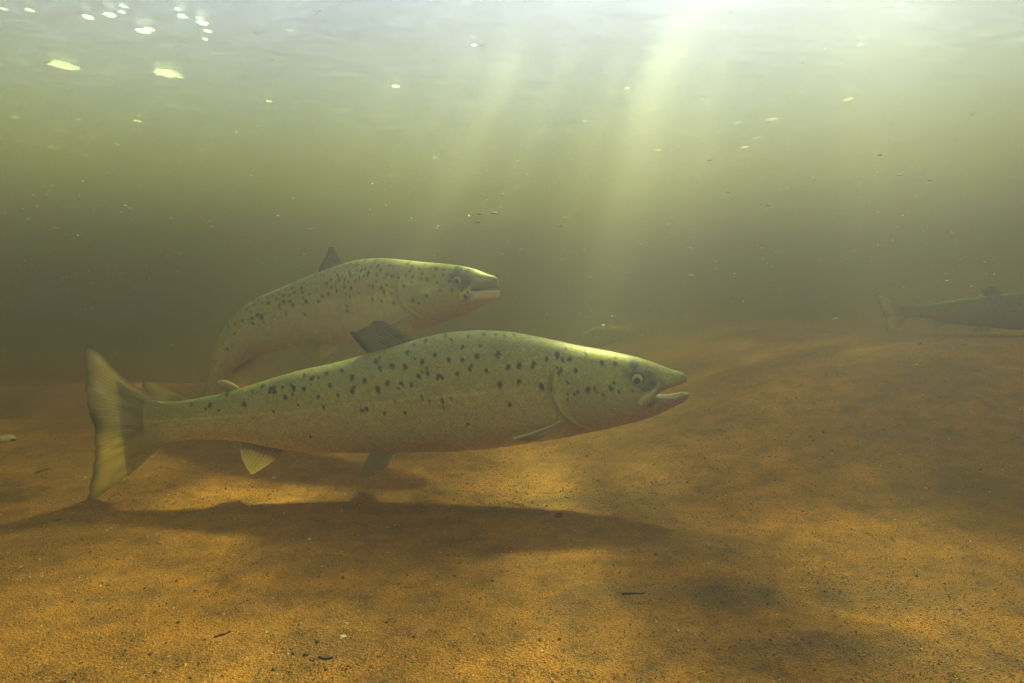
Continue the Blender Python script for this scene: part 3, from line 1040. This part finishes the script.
def twig(px0, py0, px1, py1, r, label, seed, group=None):
    a, b = on_bed(px0, py0), on_bed(px1, py1)
    n, m = 9, 7
    V = []
    r_ = np.random.default_rng(seed)
    for i in range(n):
        t = i / (n - 1)
        c = a + (b - a) * t
        c[2] = bed_z(c[0], c[1]) + r * .6
        c = c + r_.normal(0, r * .35, 3)
        q = r * (1 - .5 * t) * (.4 if i in (0, n - 1) else 1)
        dx = (b - a) / np.linalg.norm(b - a)
        s = np.cross(dx, [0, 0, 1])
        for k in range(m):
            w = 2 * math.pi * k / m
            V.append(c + q * (math.cos(w) * s + math.sin(w) * np.array([0, 0, 1])))
    fs = grid_faces(n, m, True).tolist() + [list(range(m))[::-1], [(n - 1) * m + k for k in range(m)]]
    o = mesh_obj('twig', V, fs, M['bark'], None, True, loc=a)
    return tag(o, label, 'twig', group)


lump('bark_fragment', 559, 516, .0042, .5, M['bark'], 'black bark fragment lying in the shade under the gills of the nearest salmon', 'debris', seed=3, stretch=1.3)
lump('bark_fragment', 325, 658, .0028, .5, M['bark'], 'largest black bark fragment on the foreground sand, with crumbs round it', 'debris', seed=4, stretch=1.5, rot=.3)
twig(622, 595, 646, 593, .0014, 'short dark twig lying flat on the foreground sand below the chin of the nearest salmon', 5)
twig(34, 474, 50, 469, .0018, 'thin dark twig on the sand beyond the tail of the nearest salmon', 6)
twig(214, 638, 232, 631, .0013, 'dark twig on the brightest orange sand in the near corner', 7)
lump('pebble', 5, 441, .011, .55, M['pale'], 'pale flat stone at the far edge of the sand behind the nearest tail', 'stone', seed=8, stretch=1.8, rot=.1)
lump('pebble', 734, 552, .0014, .8, M['pale'], 'single bright white quartz pebble on shaded sand', 'pebble', seed=9)
lump('fish_scale', 343, 637, .0034, .2, M['pale'], 'pale thin fish scale lying on the foreground sand', 'fish scale', seed=10, stretch=.7)
ORD = 'first second third fourth fifth sixth seventh eighth ninth tenth eleventh twelfth thirteenth fourteenth fifteenth sixteenth seventeenth eighteenth nineteenth twentieth'.split()


def place_labels(pts, zones, text):
    """one label per thing: its rank from the left within its zone of the picture"""
    out = {}
    for test, words in zones:
        z = sorted((p for p in pts if p not in out and test(p)), key=lambda p: p[0])
        for k, p in enumerate(z):
            rank = 'leftmost' if k == 0 else ORD[k]
            out[p] = f'{text}, {rank} {words}'.replace('leftmost from left', 'leftmost')
    return out


CRUMBS = [(656, 482, .0022), (661, 599, .0017), (493, 581, .0022), (796, 469, .0022), (430, 524, .0018), (424, 541, .0017), (326, 670, .0022), (306, 655, .0024), (294, 653, .0018),
                               (317, 642, .0024), (415, 637, .0022), (259, 673, .0016), (150, 655, .0021), (133, 641, .0015), (571, 540, .0016), (655, 555, .002), (703, 606, .0015), (838, 521, .002),
                               (905, 560, .0018), (960, 610, .002), (540, 640, .0016), (770, 640, .0017), (118, 560, .002), (60, 520, .0025), (980, 470, .003), (884, 430, .003), (720, 430, .0026), (480, 600, .0015)]
CL = place_labels(CRUMBS, [(lambda p: p[0] < 205, 'from left on sand below the tail'), (lambda p: p[0] < 350, 'from left round the largest fragment'), (lambda p: p[0] < 680, 'from left under the head'),
                           (lambda p: True, 'from left on open sand ahead')], 'tiny black bark crumb')
for i, (x, y, r) in enumerate(CRUMBS):
    lump('bark_crumb', x, y, r * .72, .6, M['bark'], CL[(x, y, r)], 'debris', 'bark crumbs on the sand', seed=20 + i, rot=i, stretch=1 + .5 * (i % 3))
p = on_bed(606, 352)
v, f = blob(50, (.13, .10, .10), .62, .22, 28, 16)
pp = at(np.array(611.), np.array(339.), np.array(3.1))
o = mesh_obj('boulder', v + pp, f, M['stone'], None, True, loc=pp)
tag(o, 'rounded boulder barely showing through the murk above the snout of the nearest salmon', 'boulder')


def cap(seed, rx, ry, h):
    """the lower skin of a bubble: a shallow bowl, open at the water line"""
    th = np.linspace(0, 2 * math.pi, 12, endpoint=False)
    q = np.linspace(.02, 1, 5)
    T, Q = np.meshgrid(th, q)
    e = 1 + .18 * vnoise(np.cos(T) * 2 + seed, np.sin(T) * 2, seed)
    V = np.stack([rx * Q * e * np.cos(T), ry * Q * e * np.sin(T), -h * np.sqrt(1.02 - Q ** 2)], -1).reshape(-1, 3)
    return V, grid_faces(5, 12, True).tolist() + [list(range(12))]


def foam(px, py, size, name, label, cat, group, seed):
    """a raft of small bubbles on the underside of the surface"""
    p = at_z(np.array(float(px)), np.array(float(py)), SURF_Z)
    for _ in range(4):
        p = at_z(np.array(float(px)), np.array(float(py)), float(surf_z(p[0], p[1])) - .010)
    dist = np.linalg.norm(p - np.array([0, 0, CAM_H]))
    r = size / F * dist / 2
    r_ = np.random.default_rng(seed)
    V, Fs = [], []
    nb = max(3, min(12, int(size * .6)))
    V.append(cap(seed, r * .95, r * 1.1, .0012 + r * .04)[0])
    Fs += cap(seed, 1, 1, 1)[1]
    for k in range(1, nb):                       # single bubbles along its rim
        a, rr = r_.uniform(0, 6.283), r * r_.uniform(.08, .22)
        v, f = cap(seed + k, rr, rr, rr * .3)
        V.append(v + np.array([r * 1.0 * math.cos(a), r * 1.15 * math.sin(a), 0]))
        Fs += [[i + 60 * k for i in ff] for ff in f]
    o = mesh_obj(name, np.concatenate(V) + p, Fs, M['foam'], None, True, loc=p)
    return tag(o, label, cat, group)


foam(63, 65, 19, 'foam_patch', 'white oval foam patch on the water surface, nearer the picture edge of the two', 'foam', None, 900)
foam(169, 73, 21, 'foam_patch', 'largest white foam patch on the water surface, above the back of the smaller salmon', 'foam', None, 930)
foam(396, 86, 8, 'foam_patch', 'small lone white foam spot on the surface beside the light shafts', 'foam', None, 950)
FL = place_labels(FLECKS, [(lambda p: p[0] < 320 and p[1] < 50, 'from left along the top edge'), (lambda p: p[0] < 230, 'from left below the two patches'),
                           (lambda p: p[0] < 610, 'from left above the salmon'), (lambda p: True, 'from left beyond the shafts')], 'pale foam fleck on the surface')
for i, (x, y, s) in enumerate(FLECKS):
    foam(x, y, s, 'foam_fleck', FL[(x, y, s)], 'foam fleck', 'foam flecks on the water surface', 1000 + 20 * i)
LEAVES = [(494, 213, 6), (480, 214, 5), (478, 222, 5), (482, 226, 3), (729, 192, 5), (710, 160, 4), (880, 155, 4), (768, 205, 4), (560, 226, 4), (55, 228, 4), (310, 229, 3), (820, 260, 3),
                               (930, 180, 4), (640, 245, 3), (690, 248, 4), (900, 175, 4)]
LL = place_labels(LEAVES, [(lambda p: p[0] < 600, 'from left above the salmon'), (lambda p: True, 'from left over open sand')], 'yellow leaf fleck drifting in mid water')
for i, (x, y, s) in enumerate(LEAVES):
    Y = .75 + .5 * ((i * 37) % 10) / 10
    p = at(np.array(float(x)), np.array(float(y)), np.array(Y))
    r = s / F * Y / 2
    v, f = blob(2000 + i, (r * 1.3, r, r * .6), .6, .4, 10, 6)
    o = mesh_obj('drifting_fleck', v + p, f, M['leaf'], None, True, loc=p)
    tag(o, LL[(x, y, s)], 'leaf fleck', 'leaf flecks drifting in the water')


def silt():
    """fine specks hanging in the water"""
    n = 42000
    y = .6 + 1.8 * rng.random(n) ** .75
    x = (rng.random(n) * 2 - 1) * (y * .85)
    z = bed_z(x, y) + .03 + (SURF_Z - .02 - bed_z(x, y) - .03) * rng.random(n) ** .45
    s = rng.lognormal(-7.6, .5, n) * (.45 + .55 * y)
    d = rng.normal(0, 1, (n, 4, 3))
    d /= np.linalg.norm(d, axis=2)[..., None]
    V = np.stack([x, y, z], -1)[:, None, :] + d * s[:, None, None] * np.array([1.9, 1.2, .7])
    Fc = (np.arange(n)[:, None, None] * 4 + np.array([[0, 1, 2], [0, 2, 3], [0, 3, 1], [1, 3, 2]])[None]).reshape(-1, 3)
    c = np.array([(.9, .86, .68), (.7, .58, .34), (.95, .94, .88)])[rng.integers(0, 3, n)]
    o = mesh_obj('drifting_silt', V.reshape(-1, 3), Fc, M['silt'], smooth=False, colors=np.repeat(c, 4, axis=0))
    tag(o, kind='stuff')


silt()
